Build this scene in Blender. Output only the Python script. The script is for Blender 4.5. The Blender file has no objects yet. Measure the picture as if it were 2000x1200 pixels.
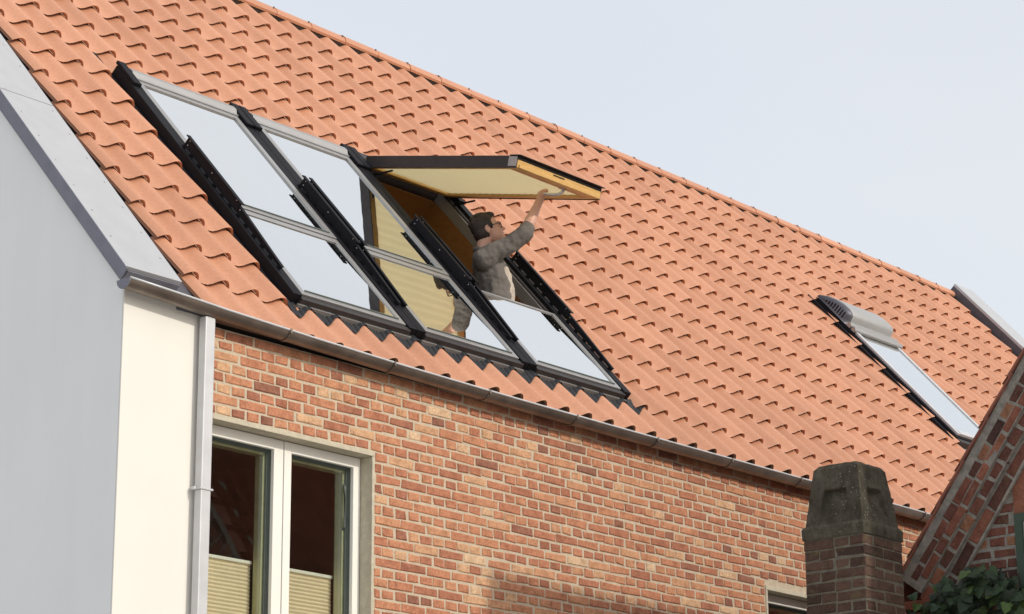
import bpy, bmesh, math, random
import numpy as np
from mathutils import Vector, Matrix, Quaternion
random.seed(7); rng = np.random.default_rng(7)
R = math.radians
sc = bpy.context.scene
col = sc.collection
ZO = 5.42                                   # height of the brick datum above the ground

# ------------------------------------------------------------------ camera
cd = bpy.data.cameras.new('camera'); cam = bpy.data.objects.new('camera', cd); col.objects.link(cam)
cam.location = (-9.6257, -10.2917, -3.8211 + ZO)
cam.rotation_euler = (R(106.2348), R(0.4211), R(-49.6717))
cd.sensor_width = 36; cd.lens = 4686.62 / 2000 * 36; cd.clip_start = .1; cd.clip_end = 3000
sc.camera = cam

# ------------------------------------------------------------------ light
SUN = Vector((-.21, 1, -.60)).normalized()          # direction in which the light travels
EL = math.asin(-SUN.z)
w = bpy.data.worlds.new('World'); sc.world = w; w.use_nodes = True
nt = w.node_tree; nt.nodes.clear()
sky = nt.nodes.new('ShaderNodeTexSky'); sky.sky_type = 'NISHITA'; sky.sun_disc = False
sky.sun_elevation = EL; sky.sun_rotation = math.atan2(-SUN.x, -SUN.y)
sky.air_density = 1.0; sky.dust_density = 4.0; sky.ozone_density = 1.0
bg1 = nt.nodes.new('ShaderNodeBackground'); bg1.inputs[1].default_value = .05
bg2 = nt.nodes.new('ShaderNodeBackground'); bg2.inputs[0].default_value = (.90, .915, .93, 1); bg2.inputs[1].default_value = .76
add = nt.nodes.new('ShaderNodeAddShader'); out = nt.nodes.new('ShaderNodeOutputWorld')
tc = nt.nodes.new('ShaderNodeTexCoord'); mp = nt.nodes.new('ShaderNodeMapping'); mp.inputs['Scale'].default_value = (1, 1, 3)
nz = nt.nodes.new('ShaderNodeTexNoise'); nz.inputs['Scale'].default_value = 2.2; nz.inputs['Detail'].default_value = 5
cr = nt.nodes.new('ShaderNodeValToRGB'); cr.color_ramp.elements[0].position = .3; cr.color_ramp.elements[0].color = (.87, .895, .93, 1); cr.color_ramp.elements[1].position = .72; cr.color_ramp.elements[1].color = (.955, .955, .955, 1)
nt.links.new(tc.outputs['Generated'], mp.inputs[0]); nt.links.new(mp.outputs[0], nz.inputs['Vector']); nt.links.new(nz.outputs['Fac'], cr.inputs[0]); nt.links.new(cr.outputs[0], bg2.inputs[0])   # thin high haze
nt.links.new(sky.outputs[0], bg1.inputs[0]); nt.links.new(bg1.outputs[0], add.inputs[0])
nt.links.new(bg2.outputs[0], add.inputs[1]); nt.links.new(add.outputs[0], out.inputs[0])
ld = bpy.data.lights.new('sun', 'SUN'); lo = bpy.data.objects.new('sun', ld); col.objects.link(lo)
ld.energy = 2.2; ld.angle = R(1.2); ld.color = (1, .93, .82)
lo.rotation_euler = SUN.to_track_quat('-Z', 'Y').to_euler(); lo.location = (5, -20, 25)
sc.view_settings.view_transform = 'Standard'; sc.view_settings.look = 'None'
sc.view_settings.exposure = 0.0; sc.view_settings.gamma = 1
sc.render.engine = 'CYCLES'
sc.cycles.max_bounces = 8; sc.cycles.transparent_max_bounces = 12

# ------------------------------------------------------------------ helpers
def link(o, parent=None):
    col.objects.link(o)
    if parent: o.parent = parent
    return o
def tag(o, label=None, cat=None, group=None, kind=None):
    for k, v in (('label', label), ('category', cat), ('group', group), ('kind', kind)):
        if v: o[k] = v
    return o
def empty(name, loc=(0, 0, 0)):
    o = bpy.data.objects.new(name, None); o.location = loc; o.empty_display_size = .2
    return link(o)
class MB:
    def __init__(s): s.v = []; s.f = []; s.sm = []
    def add(s, vs, fs, smooth=False):
        b = len(s.v); s.v += [tuple(p) for p in vs]
        s.f += [tuple(b + i for i in f) for f in fs]; s.sm += [smooth] * len(fs); return s
    def box(s, x0, x1, y0, y1, z0, z1):
        return s.add([(x0,y0,z0),(x1,y0,z0),(x1,y1,z0),(x0,y1,z0),(x0,y0,z1),(x1,y0,z1),(x1,y1,z1),(x0,y1,z1)],
              [(0,3,2,1),(4,5,6,7),(0,1,5,4),(1,2,6,5),(2,3,7,6),(3,0,4,7)])
    def prism(s, poly, fn):
        """poly: 2D outline (ccw), fn(i,p)->two 3D points for both ends"""
        n = len(poly); a = [fn(p)[0] for p in poly]; b = [fn(p)[1] for p in poly]
        return s.add(a + b, [tuple(range(n - 1, -1, -1)), tuple(range(n, 2 * n))] +
                     [(i, (i + 1) % n, n + (i + 1) % n, n + i) for i in range(n)])
    def sweep(s, pts, rad, seg=8, smooth=True, cap=True):
        rings = []
        for i, p in enumerate(pts):
            p = Vector(p); d = (Vector(pts[min(i + 1, len(pts) - 1)]) - Vector(pts[max(i - 1, 0)])).normalized()
            q = d.to_track_quat('Z', 'Y'); r = rad[i] if hasattr(rad, '__len__') else rad
            rings.append([p + q @ Vector((r * math.cos(2 * math.pi * k / seg), r * math.sin(2 * math.pi * k / seg), 0)) for k in range(seg)])
        vs = [v for r_ in rings for v in r_]; fs = []
        for i in range(len(pts) - 1):
            for k in range(seg): fs.append((i*seg+k, i*seg+(k+1)%seg, (i+1)*seg+(k+1)%seg, (i+1)*seg+k))
        if cap: fs += [tuple(range(seg - 1, -1, -1)), tuple((len(pts)-1)*seg + k for k in range(seg))]
        return s.add(vs, fs, smooth)
    def mesh(s, name):
        m = bpy.data.meshes.new(name); m.from_pydata(s.v, [], s.f); m.update()
        m.polygons.foreach_set('use_smooth', s.sm); return m
    def build(s, name, mat, parent=None, loc=(0,0,0), rot=(0,0,0), bevel=0):
        m = s.mesh(name); m.materials.append(mat)
        o = bpy.data.objects.new(name, m); o.location = loc; o.rotation_euler = rot
        if bevel:
            b = o.modifiers.new('bevel', 'BEVEL'); b.width = bevel; b.segments = 2; b.limit_method = 'ANGLE'; b.angle_limit = R(40)
        return link(o, parent)

# ------------------------------------------------------------------ materials
class N:
    def __init__(s, name):
        s.m = bpy.data.materials.new(name); s.m.use_nodes = True; s.t = s.m.node_tree
        s.p = s.t.nodes['Principled BSDF']; s.geo = None
    def n(s, ty, **kw):
        nd = s.t.nodes.new(ty)
        for k, v in kw.items(): setattr(nd, k, v)
        return nd
    def l(s, a, b): s.t.links.new(a, b)
    def pos(s):
        if not s.geo: s.geo = s.n('ShaderNodeNewGeometry')
        return s.geo.outputs['Position']
    def noise(s, scale, detail=4, rough=.55, stretch=None, off=0, dim3=True):
        vec = s.pos()
        if stretch or off:
            mp = s.n('ShaderNodeMapping'); mp.inputs['Scale'].default_value = stretch or (1,1,1)
            mp.inputs['Location'].default_value = (off, off * .7, off * .3); s.l(vec, mp.inputs[0]); vec = mp.outputs[0]
        t = s.n('ShaderNodeTexNoise'); t.inputs['Scale'].default_value = scale; t.inputs['Detail'].default_value = detail
        t.inputs['Roughness'].default_value = rough; s.l(vec, t.inputs['Vector']); return t.outputs['Fac']
    def ramp(s, fac, stops, interp='LINEAR'):
        r = s.n('ShaderNodeValToRGB'); r.color_ramp.interpolation = interp
        e = r.color_ramp.elements
        while len(e) < len(stops): e.new(.5)
        for i, (p, c) in enumerate(stops):
            e[i].position = p; e[i].color = (c, c, c, 1) if not hasattr(c, '__len__') else (*c, 1)
        s.l(fac, r.inputs[0]); return r.outputs[0]
    def mix(s, fac, a, b, mode='MIX'):
        m = s.n('ShaderNodeMix', data_type='RGBA', blend_type=mode)
        for sock, v in ((m.inputs[0], fac), (m.inputs[6], a), (m.inputs[7], b)):
            if hasattr(v, 'is_linked') or isinstance(v, bpy.types.NodeSocket): s.l(v, sock)
            elif sock.type == 'VALUE': sock.default_value = v
            else: sock.default_value = (*v, 1)
        return m.outputs[2]
    def math(s, op, a, b=0):
        m = s.n('ShaderNodeMath', operation=op)
        for i, v in enumerate((a, b)):
            if isinstance(v, bpy.types.NodeSocket): s.l(v, m.inputs[i])
            else: m.inputs[i].default_value = v
        return m.outputs[0]
    def bump(s, h, strength=.3, dist=.01):
        b = s.n('ShaderNodeBump'); b.inputs['Strength'].default_value = strength; b.inputs['Distance'].default_value = dist
        s.l(h, b.inputs['Height']); s.l(b.outputs[0], s.p.inputs['Normal'])
    def set(s, color=None, rough=None, metal=None, spec=None, **kw):
        for key, v in (('Base Color', color), ('Roughness', rough), ('Metallic', metal), ('Specular IOR Level', spec)):
            if v is None: continue
            if isinstance(v, bpy.types.NodeSocket): s.l(v, s.p.inputs[key])
            elif key == 'Base Color': s.p.inputs[key].default_value = (*v, 1)
            else: s.p.inputs[key].default_value = v
        return s.m
    def rnd(s, kind):
        if kind == 'obj': return s.n('ShaderNodeObjectInfo').outputs['Random']
        a = s.n('ShaderNodeAttribute'); a.attribute_name = 'rnd'; return a.outputs['Fac']

def plain(name, c, rough=.6, metal=0, var=.12, scale=14, bump=0, spec=.5):
    n = N(name); f = n.noise(scale, 5)
    c2 = n.ramp(f, [(.25, [x * (1 - var) for x in c]), (.75, [min(1, x * (1 + var)) for x in c])])
    n.set(c2, rough, metal, spec)
    if bump: n.bump(n.noise(scale * 8, 4), bump, .004)
    return n.m

def tile_mat(kind):
    n = N('clay_tile_' + kind); r = n.rnd(kind)
    base = n.ramp(r, [(0, (.50, .238, .138)), (.5, (.54, .262, .153)), (1, (.58, .288, .172))])
    big = n.ramp(n.noise(1.3, 4), [(.3, (.94, .94, .94)), (.7, (1.04, 1.03, 1.03))])
    c = n.mix(1, base, big, 'MULTIPLY')
    fine = n.ramp(n.noise(46, 6, .7), [(.3, (.88, .86, .85)), (.7, (1.07, 1.07, 1.08))])
    c = n.mix(1, c, fine, 'MULTIPLY')
    st = n.ramp(n.noise(7, 5, .6, off=5), [(.62, 0), (.8, .35)])
    c = n.mix(st, c, (.40, .17, .10))
    n.set(c, .52, 0, .5); n.bump(n.noise(170, 5, .7), .2, .002)
    return n.m
def brick_mat(name, kind, stops, dirt=.45, mort=(.55, .47, .37), moss=0, bl=.42):
    n = N(name); r = n.rnd(kind)
    base = n.ramp(r, stops)
    v = n.ramp(n.noise(12, 6, .7), [(.3, (.66, .60, .56)), (.52, (1, 1, 1)), (.72, (1.2, 1.22, 1.18))])
    c = n.mix(1, base, v, 'MULTIPLY')
    f = n.ramp(n.noise(60, 6, .8), [(.32, (.55, .5, .47)), (.5, (.98, .97, .96)), (.66, (1.2, 1.2, 1.18))])
    c = n.mix(.85, c, f, 'MULTIPLY')
    dk = n.ramp(n.noise(24, 6, .7, off=3), [(.56, 0), (.72, dirt)])
    c = n.mix(dk, c, (.16, .075, .045))
    lm = n.ramp(n.noise(34, 5, .7, off=9), [(.6, 0), (.74, bl)])
    c = n.mix(lm, c, mort)
    if moss:
        ms = n.ramp(n.noise(13, 6, .75, off=17), [(.55, 0), (.7, moss)])
        c = n.mix(ms, c, (.16, .15, .06))
    n.set(c, .9, 0, .2); n.bump(n.noise(90, 6, .75), .6, .004)
    return n.m
M = {}
M['tile_obj'] = tile_mat('obj'); M['tile_rnd'] = tile_mat('attr')
WALL = [(0, (.26, .12, .085)), (.08, (.38, .16, .10)), (.3, (.465, .20, .12)), (.65, (.51, .24, .138)), (.86, (.545, .285, .165)), (.95, (.59, .36, .215)), (1, (.65, .46, .30))]
OLD = [(0, (.06, .032, .028)), (.2, (.12, .052, .04)), (.55, (.18, .07, .05)), (.8, (.24, .092, .06)), (1, (.27, .145, .085))]
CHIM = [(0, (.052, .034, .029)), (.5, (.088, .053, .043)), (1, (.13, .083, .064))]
M['brick_obj'] = brick_mat('brick', 'obj', WALL); M['brick_rnd'] = brick_mat('brick_far', 'attr', WALL)
M['old_obj'] = brick_mat('old_brick', 'obj', OLD, .5, (.36, .33, .29), .25, .3); M['old_rnd'] = brick_mat('old_brick_far', 'attr', OLD, .5, (.36, .33, .29), .25, .3)
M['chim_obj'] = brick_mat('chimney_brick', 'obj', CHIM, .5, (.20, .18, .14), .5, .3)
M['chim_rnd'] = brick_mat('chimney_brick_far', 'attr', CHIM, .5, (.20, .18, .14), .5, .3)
def mortar(name, c, var=.2):
    n = N(name); f = n.ramp(n.noise(22, 6, .7), [(.25, [x * (1 - var) for x in c]), (.7, [min(1, x * 1.1) for x in c])])
    n.set(f, .95, 0, .1); n.bump(n.noise(120, 6, .8), .8, .005); return n.m
M['mortar'] = mortar('mortar', (.56, .475, .36)); M['old_mortar'] = mortar('old_mortar', (.31, .285, .25), .55); M['chim_mortar'] = mortar('chimney_mortar', (.19, .175, .14), .5)
M['render_white'] = plain('white_render', (.72, .705, .66), .9, 0, .025, 2.5, .12, .2)
n = N('pale_grey_render'); c = n.ramp(n.noise(.7, 6, .6), [(.3, (.80, .81, .815)), (.7, (.845, .85, .85))])
c = n.mix(.5, c, n.ramp(n.noise(3, 6, .65, stretch=(1, 1.6, .12)), [(.35, (.965, .965, .965)), (.6, (1, 1, 1))]), 'MULTIPLY')
n.set(c, .92, 0, .2); n.bump(n.noise(160, 5, .7), .25, .003); M['render_grey'] = n.m
M['plaster'] = mortar('window_plaster', (.56, .51, .40), .22)
M['zinc'] = plain('zinc_sheet', (.47, .48, .50), .5, .35, .05, 6, 0)
M['zinc_side'] = plain('zinc_sheet_edge', (.20, .20, .24), .6, .3, .12, 10)
M['zinc_dark'] = plain('dark_zinc', (.10, .10, .12), .5, .4, .15, 10)
M['gutter'] = plain('weathered_gutter', (.23, .19, .16), .42, .75, .35, 6)
M['pipe'] = plain('galvanised_pipe', (.55, .56, .58), .45, .25, .08, 9)
M['alu'] = plain('grey_aluminium', (.37, .365, .36), .38, .55, .06, 8)
M['alu_dark'] = plain('dark_aluminium', (.05, .045, .046), .5, .3, .12, 8, 0, .3)
M['black'] = plain('black_metal', (.010, .010, .013), .6, .0, .2, 12, 0, .14)
M['rib'] = plain('black_pleated_lead', (.022, .023, .028), .55, .1, .2, 18)
M['hood'] = plain('grey_hood', (.36, .36, .355), .45, .3, .06, 9)
M['bolt'] = plain('bolt_steel', (.6, .6, .62), .3, .8)
M['white_frame'] = plain('white_window_frame', (.80, .79, .74), .45, 0, .03, 4)
M['gasket'] = plain('grey_gasket', (.10, .12, .11), .5, 0, .1)
M['inner_frame'] = plain('inner_sash_frame', (.42, .42, .27), .6, 0, .1)
def translucent(name, c, fac):
    n = N(name); n.set(c, .9, 0, .1)
    tr = n.n('ShaderNodeBsdfTranslucent'); tr.inputs[0].default_value = (*c, 1); mx = n.n('ShaderNodeMixShader'); mx.inputs[0].default_value = fac
    n.l(n.p.outputs[0], mx.inputs[1]); n.l(tr.outputs[0], mx.inputs[2]); n.l(mx.outputs[0], n.t.nodes['Material Output'].inputs[0]); return n.m
M['cream'] = translucent('cream_blind', (.92, .77, .49), .7)
M['beige_blind'] = plain('beige_pleated_blind', (.76, .64, .47), .9, 0, .06, 5)
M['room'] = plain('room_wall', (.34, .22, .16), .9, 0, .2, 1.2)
M['deck'] = plain('roof_underlay', (.03, .025, .022), .9)
M['attic'] = plain('attic_plaster', (.40, .32, .25), .9)
def wood(name, a, b, sx=(1, 1, 1)):
    n = N(name); f = n.noise(18, 6, .6, stretch=sx)
    n.set(n.ramp(f, [(.3, a), (.7, b)]), .45, 0, .4); n.bump(f, .08, .002); return n.m
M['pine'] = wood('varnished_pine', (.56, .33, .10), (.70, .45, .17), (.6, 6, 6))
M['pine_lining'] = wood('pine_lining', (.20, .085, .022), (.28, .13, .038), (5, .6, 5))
M['pine_red'] = wood('reddish_pine', (.50, .21, .08), (.60, .28, .12), (.6, 6, 6))
M['red_frame'] = plain('brown_red_frame', (.30, .17, .14), .5)
M['green'] = plain('green_paint', (.03, .055, .035), .5)
def conc():
    n = N('weathered_concrete'); c = n.ramp(n.noise(7, 7, .7), [(.25, (.06, .052, .040)), (.5, (.125, .112, .088)), (.75, (.21, .19, .15))])
    d = n.ramp(n.noise(30, 6, .75, stretch=(1, 1, .35), off=4), [(.45, 0), (.65, .6)]); c = n.mix(d, c, (.06, .055, .035))
    sp = n.n('ShaderNodeTexVoronoi'); sp.inputs['Scale'].default_value = 38; n.l(n.pos(), sp.inputs['Vector'])
    s2 = n.math('MULTIPLY', n.ramp(sp.outputs['Distance'], [(.10, 1), (.17, 0)]), n.ramp(n.noise(4, 3, off=2), [(.42, 0), (.6, 1)]))
    c = n.mix(s2, c, (.50, .49, .44)); n.set(c, .95, 0, .1); n.bump(n.noise(110, 6, .8), 1, .02); return n.m
M['concrete'] = conc()
def glass(name, refl, tint):
    m = bpy.data.materials.new(name); m.use_nodes = True; t = m.node_tree; t.nodes.clear()
    g = t.nodes.new('ShaderNodeBsdfGlossy'); g.inputs['Roughness'].default_value = .012; g.inputs['Color'].default_value = (*tint, 1)
    tr = t.nodes.new('ShaderNodeBsdfTransparent'); tr.inputs[0].default_value = (.93, .95, .92, 1)
    fr = t.nodes.new('ShaderNodeLayerWeight'); fr.inputs['Blend'].default_value = .5
    pw = t.nodes.new('ShaderNodeMath'); pw.operation = 'POWER'; pw.inputs[1].default_value = 2
    mr = t.nodes.new('ShaderNodeMapRange'); mr.clamp = True; mr.inputs[3].default_value = refl[0]; mr.inputs[4].default_value = refl[1]; mr.inputs[2].default_value = refl[2]
    t.links.new(fr.outputs['Facing'], pw.inputs[0]); t.links.new(pw.outputs[0], mr.inputs[0])
    mx = t.nodes.new('ShaderNodeMixShader'); o = t.nodes.new('ShaderNodeOutputMaterial')
    tc = t.nodes.new('ShaderNodeNewGeometry'); nz = t.nodes.new('ShaderNodeTexNoise'); nz.inputs['Scale'].default_value = 2.2; nz.inputs['Detail'].default_value = 1
    bp = t.nodes.new('ShaderNodeBump'); bp.inputs['Strength'].default_value = .06; bp.inputs['Distance'].default_value = .02
    t.links.new(tc.outputs['Position'], nz.inputs['Vector']); t.links.new(nz.outputs['Fac'], bp.inputs['Height']); t.links.new(bp.outputs[0], g.inputs['Normal'])
    t.links.new(mr.outputs[0], mx.inputs[0]); t.links.new(tr.outputs[0], mx.inputs[1]); t.links.new(g.outputs[0], mx.inputs[2]); t.links.new(mx.outputs[0], o.inputs[0])
    return m
M['glass_roof'] = glass('coated_roof_glass', (.06, .96, .50), (.99, 1.0, .99))
M['glass_wall'] = glass('clear_window_glass', (.04, .8, 1), (.95, .97, .96))

# ------------------------------------------------------------------ roof frame
TH = R(48.199); TA = .25058; TB = .38748; XE = -.18225; YE = -.07; ZE = .14612 + ZO
UP = Vector((0, math.cos(TH), math.sin(TH))); NR = Vector((0, -math.sin(TH), math.cos(TH)))
def RP(X, s, h=0): return Vector((X, YE, ZE)) + UP * s + NR * h
ROT = (TH, 0, 0)
S_TOP = 5.98; XL = -.95; XR = 15.45
APEX = RP(0, S_TOP)

# ------------------------------------------------------------------ ground
g = MB(); G = 60
xs = np.linspace(-300, 300, G + 1)
g.add([(x, y, 0) for y in xs for x in xs], [(j*(G+1)+i, j*(G+1)+i+1, (j+1)*(G+1)+i+1, (j+1)*(G+1)+i) for j in range(G) for i in range(G)])
n = N('paved_ground'); f = n.noise(.25, 6); c = n.ramp(f, [(.35, (.38, .36, .33)), (.65, (.46, .44, .41))])
c = n.mix(.6, c, n.ramp(n.noise(8, 6, .7), [(.3, (.7, .7, .7)), (.7, (1.1, 1.1, 1.1))]), 'MULTIPLY'); n.set(c, .9); n.bump(n.noise(30, 6), .4, .01)
tag(g.build('ground', n.m), 'pale paved ground around the brick houses', 'ground', kind='structure')

# ------------------------------------------------------------------ the house
house = tag(empty('brick_house'), 'brick house with orange tiled roof, roof windows and white rendered corner', 'house')

def brick_mesh(name, L, H, seed, proud=.0, D=.03):
    r = random.Random(seed); m = MB(); c = .0045
    j = lambda a: r.uniform(-a, a)
    q = [(-L/2, -H/2), (L/2, -H/2), (L/2, H/2), (-L/2, H/2)]
    o = [(x + j(.0050), z + j(.0042)) for x, z in q]
    i_ = [(x - math.copysign(c + abs(j(.004)), x), z - math.copysign(c * .8 + abs(j(.003)), z)) for x, z in o]
    vs = [(x, D, z) for x, z in o] + [(x, .0048 + j(.0012), z) for x, z in o] + [(x, j(.0012), z) for x, z in i_]
    fs = [(8, 9, 10, 11)] + [(4 + k, 4 + (k+1) % 4, 8 + (k+1) % 4, 8 + k) for k in range(4)] + [(k, (k+1) % 4, 4 + (k+1) % 4, 4 + k) for k in range(4)]
    return m.add(vs, fs)
class Stuff:
    """many alike pieces joined into one mesh with a random value for each piece"""
    def __init__(s): s.mb = MB(); s.r = []
    def put(s, mb, mat):
        vs = [mat @ Vector(v) for v in mb.v]; b = len(s.mb.v)
        s.mb.v += [tuple(v) for v in vs]; s.mb.f += [tuple(b + i for i in f) for f in mb.f]; s.mb.sm += mb.sm
        s.r += [random.random()] * len(vs)
    def build(s, name, mat, parent):
        o = s.mb.build(name, mat, parent); a = o.data.attributes.new('rnd', 'FLOAT', 'POINT'); a.data.foreach_set('value', s.r)
        return tag(o, kind='stuff')
def lay_bricks(parent, todo, mats, limit=300, name='brick'):
    """todo: (order, L, H, matrix); the first `limit` by order become objects, the rest one mesh"""
    todo.sort(key=lambda t: t[0]); cache = {}; st = Stuff()
    for k, (_, L, H, mt) in enumerate(todo):
        L = round(L, 2) if abs(L - .228) > .004 and abs(L - .108) > .004 else (.228 if abs(L - .228) <= .004 else .108)
        key = (L, round(H, 3), random.randrange(5))
        if key not in cache: cache[key] = [brick_mesh(name, L, H, hash(key) & 0xffff), None]
        if k < limit:
            if cache[key][1] is None:
                cache[key][1] = cache[key][0].mesh(name); cache[key][1].materials.append(M[mats + '_obj'])
            o = bpy.data.objects.new(name, cache[key][1]); o.matrix_local = mt; link(o, parent)
        else: st.put(cache[key][0], mt)
    if st.r: st.build('brickwork', M[mats + '_rnd'], parent)

CAMV = Vector(cam.location)
RC = Vector(cam.rotation_euler.to_matrix() @ Vector((0, 0, -1)))
RI = cam.rotation_euler.to_matrix().transposed()
def vis(p):
    """size rank of a piece for the 300 largest: distance if it is in view, else far"""
    q = RI @ (Vector(p) - CAMV); d = -q.z
    if d <= 0: return 999
    u = 1000 + 4686.62 * q.x / d; v = 600 - 4686.62 * q.y / d
    return d if (-10 < u < 2010 and -10 < v < 1210) else 500 + d

# front wall: mortar slab with two openings
W1 = (-.25, 1.19, -2.35, -.433); W2 = (5.53, 6.45, -1.95, -.748)
def wall_slab(xa, xb, za, zb, holes, y0, y1):
    xsplit = sorted({xa, xb} | {h[0] for h in holes} | {h[1] for h in holes}); zs = sorted({za, zb} | {h[2] for h in holes} | {h[3] for h in holes})
    m = MB()
    for i in range(len(xsplit) - 1):
        for k in range(len(zs) - 1):
            cx, cz = (xsplit[i] + xsplit[i+1]) / 2, (zs[k] + zs[k+1]) / 2
            if any(h[0] < cx < h[1] and h[2] < cz < h[3] for h in holes): continue
            m.box(xsplit[i], xsplit[i+1], y0, y1, zs[k] + ZO, zs[k+1] + ZO)
    return m
fw = wall_slab(-.69, XR, -ZO, .10, [W1, W2], .0065, .34).build('front_wall', M['mortar'], house)
todo = []
for row in range(-1, 80):
    z = -.0667 * row
    if row % 2 == 0: cells = [(.12 * k, .108) for k in range(-3, 130)]
    else:
        off = .12 if row % 4 == 1 else 0
        cells = [(.24 * k + off, .228) for k in range(-3, 66)]
    for x, L in cells:
        x += random.uniform(-.004, .004); L2 = L - .003 + random.uniform(-.006, .004)
        a, b = x - L2 / 2, x + L2 / 2
        a = max(a, -.325); b = min(b, XR)
        if b - a < .03: continue
        segs = [(a, b)]
        for h in (W1, W2):
            hz0, hz1 = h[2] - .005, h[3] + .004
            if z + .027 > hz0 and z - .027 < hz1:
                ns = []
                for (p, q) in segs:
                    if q <= h[0] - .0 or p >= h[1]: ns.append((p, q)); continue
                    if p < h[0] - .03: ns.append((p, h[0] - .008))
                    if q > h[1] + .03: ns.append((h[1] + .008, q))
                segs = ns
        for p, q in segs:
            if q - p < .03: continue
            mt = Matrix.Translation(((p + q) / 2, random.uniform(-.0015, .0015), z + ZO + random.uniform(-.002, .002))) @ Matrix.Rotation(random.uniform(-.006, .006), 4, 'Y')
            todo.append((vis(((p+q)/2, 0, z + ZO)), q - p, .052 + random.choice((0, .0015, -.002)), mt))
lay_bricks(fw, todo, 'brick')

# gables, back wall, rendered corner
gz = .30 + ZO
def gable(x0, x1, name, mat):
    yb = 2 * (APEX.y) - 0.0
    prof = [(0, 0), (yb, 0), (yb, .20 + ZO), (APEX.y, APEX.z - .03), (0, .20 + ZO)]
    return MB().prism(prof, lambda p: ((x0, p[0], p[1]), (x1, p[0], p[1]))).build(name, mat, house)
gable(-.93, -.70, 'gable_wall', M['render_grey'])
gable(XR + .05, XR + .40, 'gable_wall', M['render_grey'])
MB().box(-.930, -.322, -.012, -.0005, .0, .205 + ZO).build('corner_panel', M['render_white'], house, bevel=.004)
MB().box(-.33, XR, 2 * APEX.y - .3, 2 * APEX.y - .01, 0, .05 + ZO).build('back_wall', M['render_grey'], house)
MB().box(-.7, XR, .36, 2 * APEX.y - .35, 0 + ZO, .17 + ZO).build('attic_floor', M['attic'], house)

# plaster bands of the facade windows
def plaster(h, parent, t=.032, rt=.024):
    m = MB(); x0, x1, z0, z1 = h
    m.box(x0, x1, -.002, .33, z1 - t + ZO, z1 + .001 + ZO)
    m.box(x1 - rt, x1, -.0015, .33, z0 + ZO, z1 - t + ZO - .0005); m.box(x0, x0 + rt, -.0015, .33, z0 + ZO, z1 - t + ZO - .0005)
    m.box(x0 - .01, x1 + .01, -.03, .33, z0 - .05 + ZO, z0 + ZO)
    return m.build('window_plaster', M['plaster'], parent, bevel=.003)
# facade window
def frame4(m, x0, x1, z0, z1, y0, y1, wl, wr=None, wt=None, wb=None):
    wr = wl if wr is None else wr; wt = wl if wt is None else wt; wb = wl if wb is None else wb
    m.box(x0, x0 + wl, y0, y1, z0, z1); m.box(x1 - wr, x1, y0, y1, z0, z1)
    m.box(x0 + wl, x1 - wr, y0, y1, z1 - wt, z1); m.box(x0 + wl, x1 - wr, y0, y1, z0, z0 + wb); return m
def facade_window(h, split, blind_top, mats):
    x0, x1, z0, z1 = h[0] + .024, h[1] - .024, h[2] + ZO, h[3] - .032 + ZO
    mid = split
    wnd = frame4(MB(), x0, x1, z0, z1, .135, .20, .022).build('casement_window', M[mats[0]], house)
    plaster(h, wnd)
    for k, (a, b) in enumerate(((x0 + .004, mid - .004), (mid + .004, x1 - .004)) if split else ((x0 + .004, x1 - .004),)):
        zA, zB = z0 + .004, z1 - .004
        wl, wr = (.055, .08) if (k == 0 and split) else ((.062, .062))
        frame4(MB(), a, b, zA, zB, .10, .128, wl, wr, .066, .07).build('sash', M[mats[0]], wnd, bevel=.003)
        a2, b2, c2, d2 = a + wl, b - wr, zA + .07, zB - .066
        g_ = MB()
        for i_ in range(3): frame4(g_, a2 - .01, b2 + .01, c2 - .01, d2 + .01, .1285 + .011 * i_, .1385 + .011 * i_, .012 + .006 * i_)
        g_.build('gasket', M['gasket'], wnd)
        frame4(MB(), a2 - .012, b2 + .012, c2 - .012, d2 + .012, .168, .235, .042).build('inner_frame', M['inner_frame'], wnd, bevel=.003)
        MB().box(a2 + .012, b2 - .012, .162, .167, c2 + .012, d2 - .012).build('pane', M['glass_wall'], wnd)
        if blind_top is not None:
            zt = blind_top + ZO; nz = int((zt - c2) / .012); pv = []
            for i_ in range(nz): pv += [(a2 + .03, .255 + (.008 if i_ % 2 else 0), zt - .012 * i_), (b2 - .03, .255 + (.008 if i_ % 2 else 0), zt - .012 * i_)]
            MB().add(pv, [(2*i_, 2*i_+1, 2*i_+3, 2*i_+2) for i_ in range(nz - 1)]).build('pleated_blind', M['beige_blind'], wnd)
            MB().box(a2 + .03, b2 - .03, .245, .275, zt, zt + .02).build('blind_rail', M['white_frame'], wnd, bevel=.002)
        if k == 1:
            hz = (zA + zB) / 2 + .12
            MB().sweep([(b2 - .022, .166 , -.93 + ZO), (b2 - .022, .150, -.91 + ZO), (b2 - .022, .150, -.66 + ZO), (b2 - .022, .166, -.64 + ZO)], .007, 8).build('handle', M['gasket'], wnd)
    # dim room behind
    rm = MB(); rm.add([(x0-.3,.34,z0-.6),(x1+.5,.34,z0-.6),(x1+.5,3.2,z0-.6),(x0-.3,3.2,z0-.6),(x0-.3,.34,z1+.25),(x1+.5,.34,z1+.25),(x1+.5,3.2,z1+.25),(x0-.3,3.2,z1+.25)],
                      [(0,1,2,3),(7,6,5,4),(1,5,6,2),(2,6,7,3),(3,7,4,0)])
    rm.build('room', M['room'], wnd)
    return wnd
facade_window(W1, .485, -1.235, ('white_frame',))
facade_window(W2, 0, None, ('white_frame',))

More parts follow.
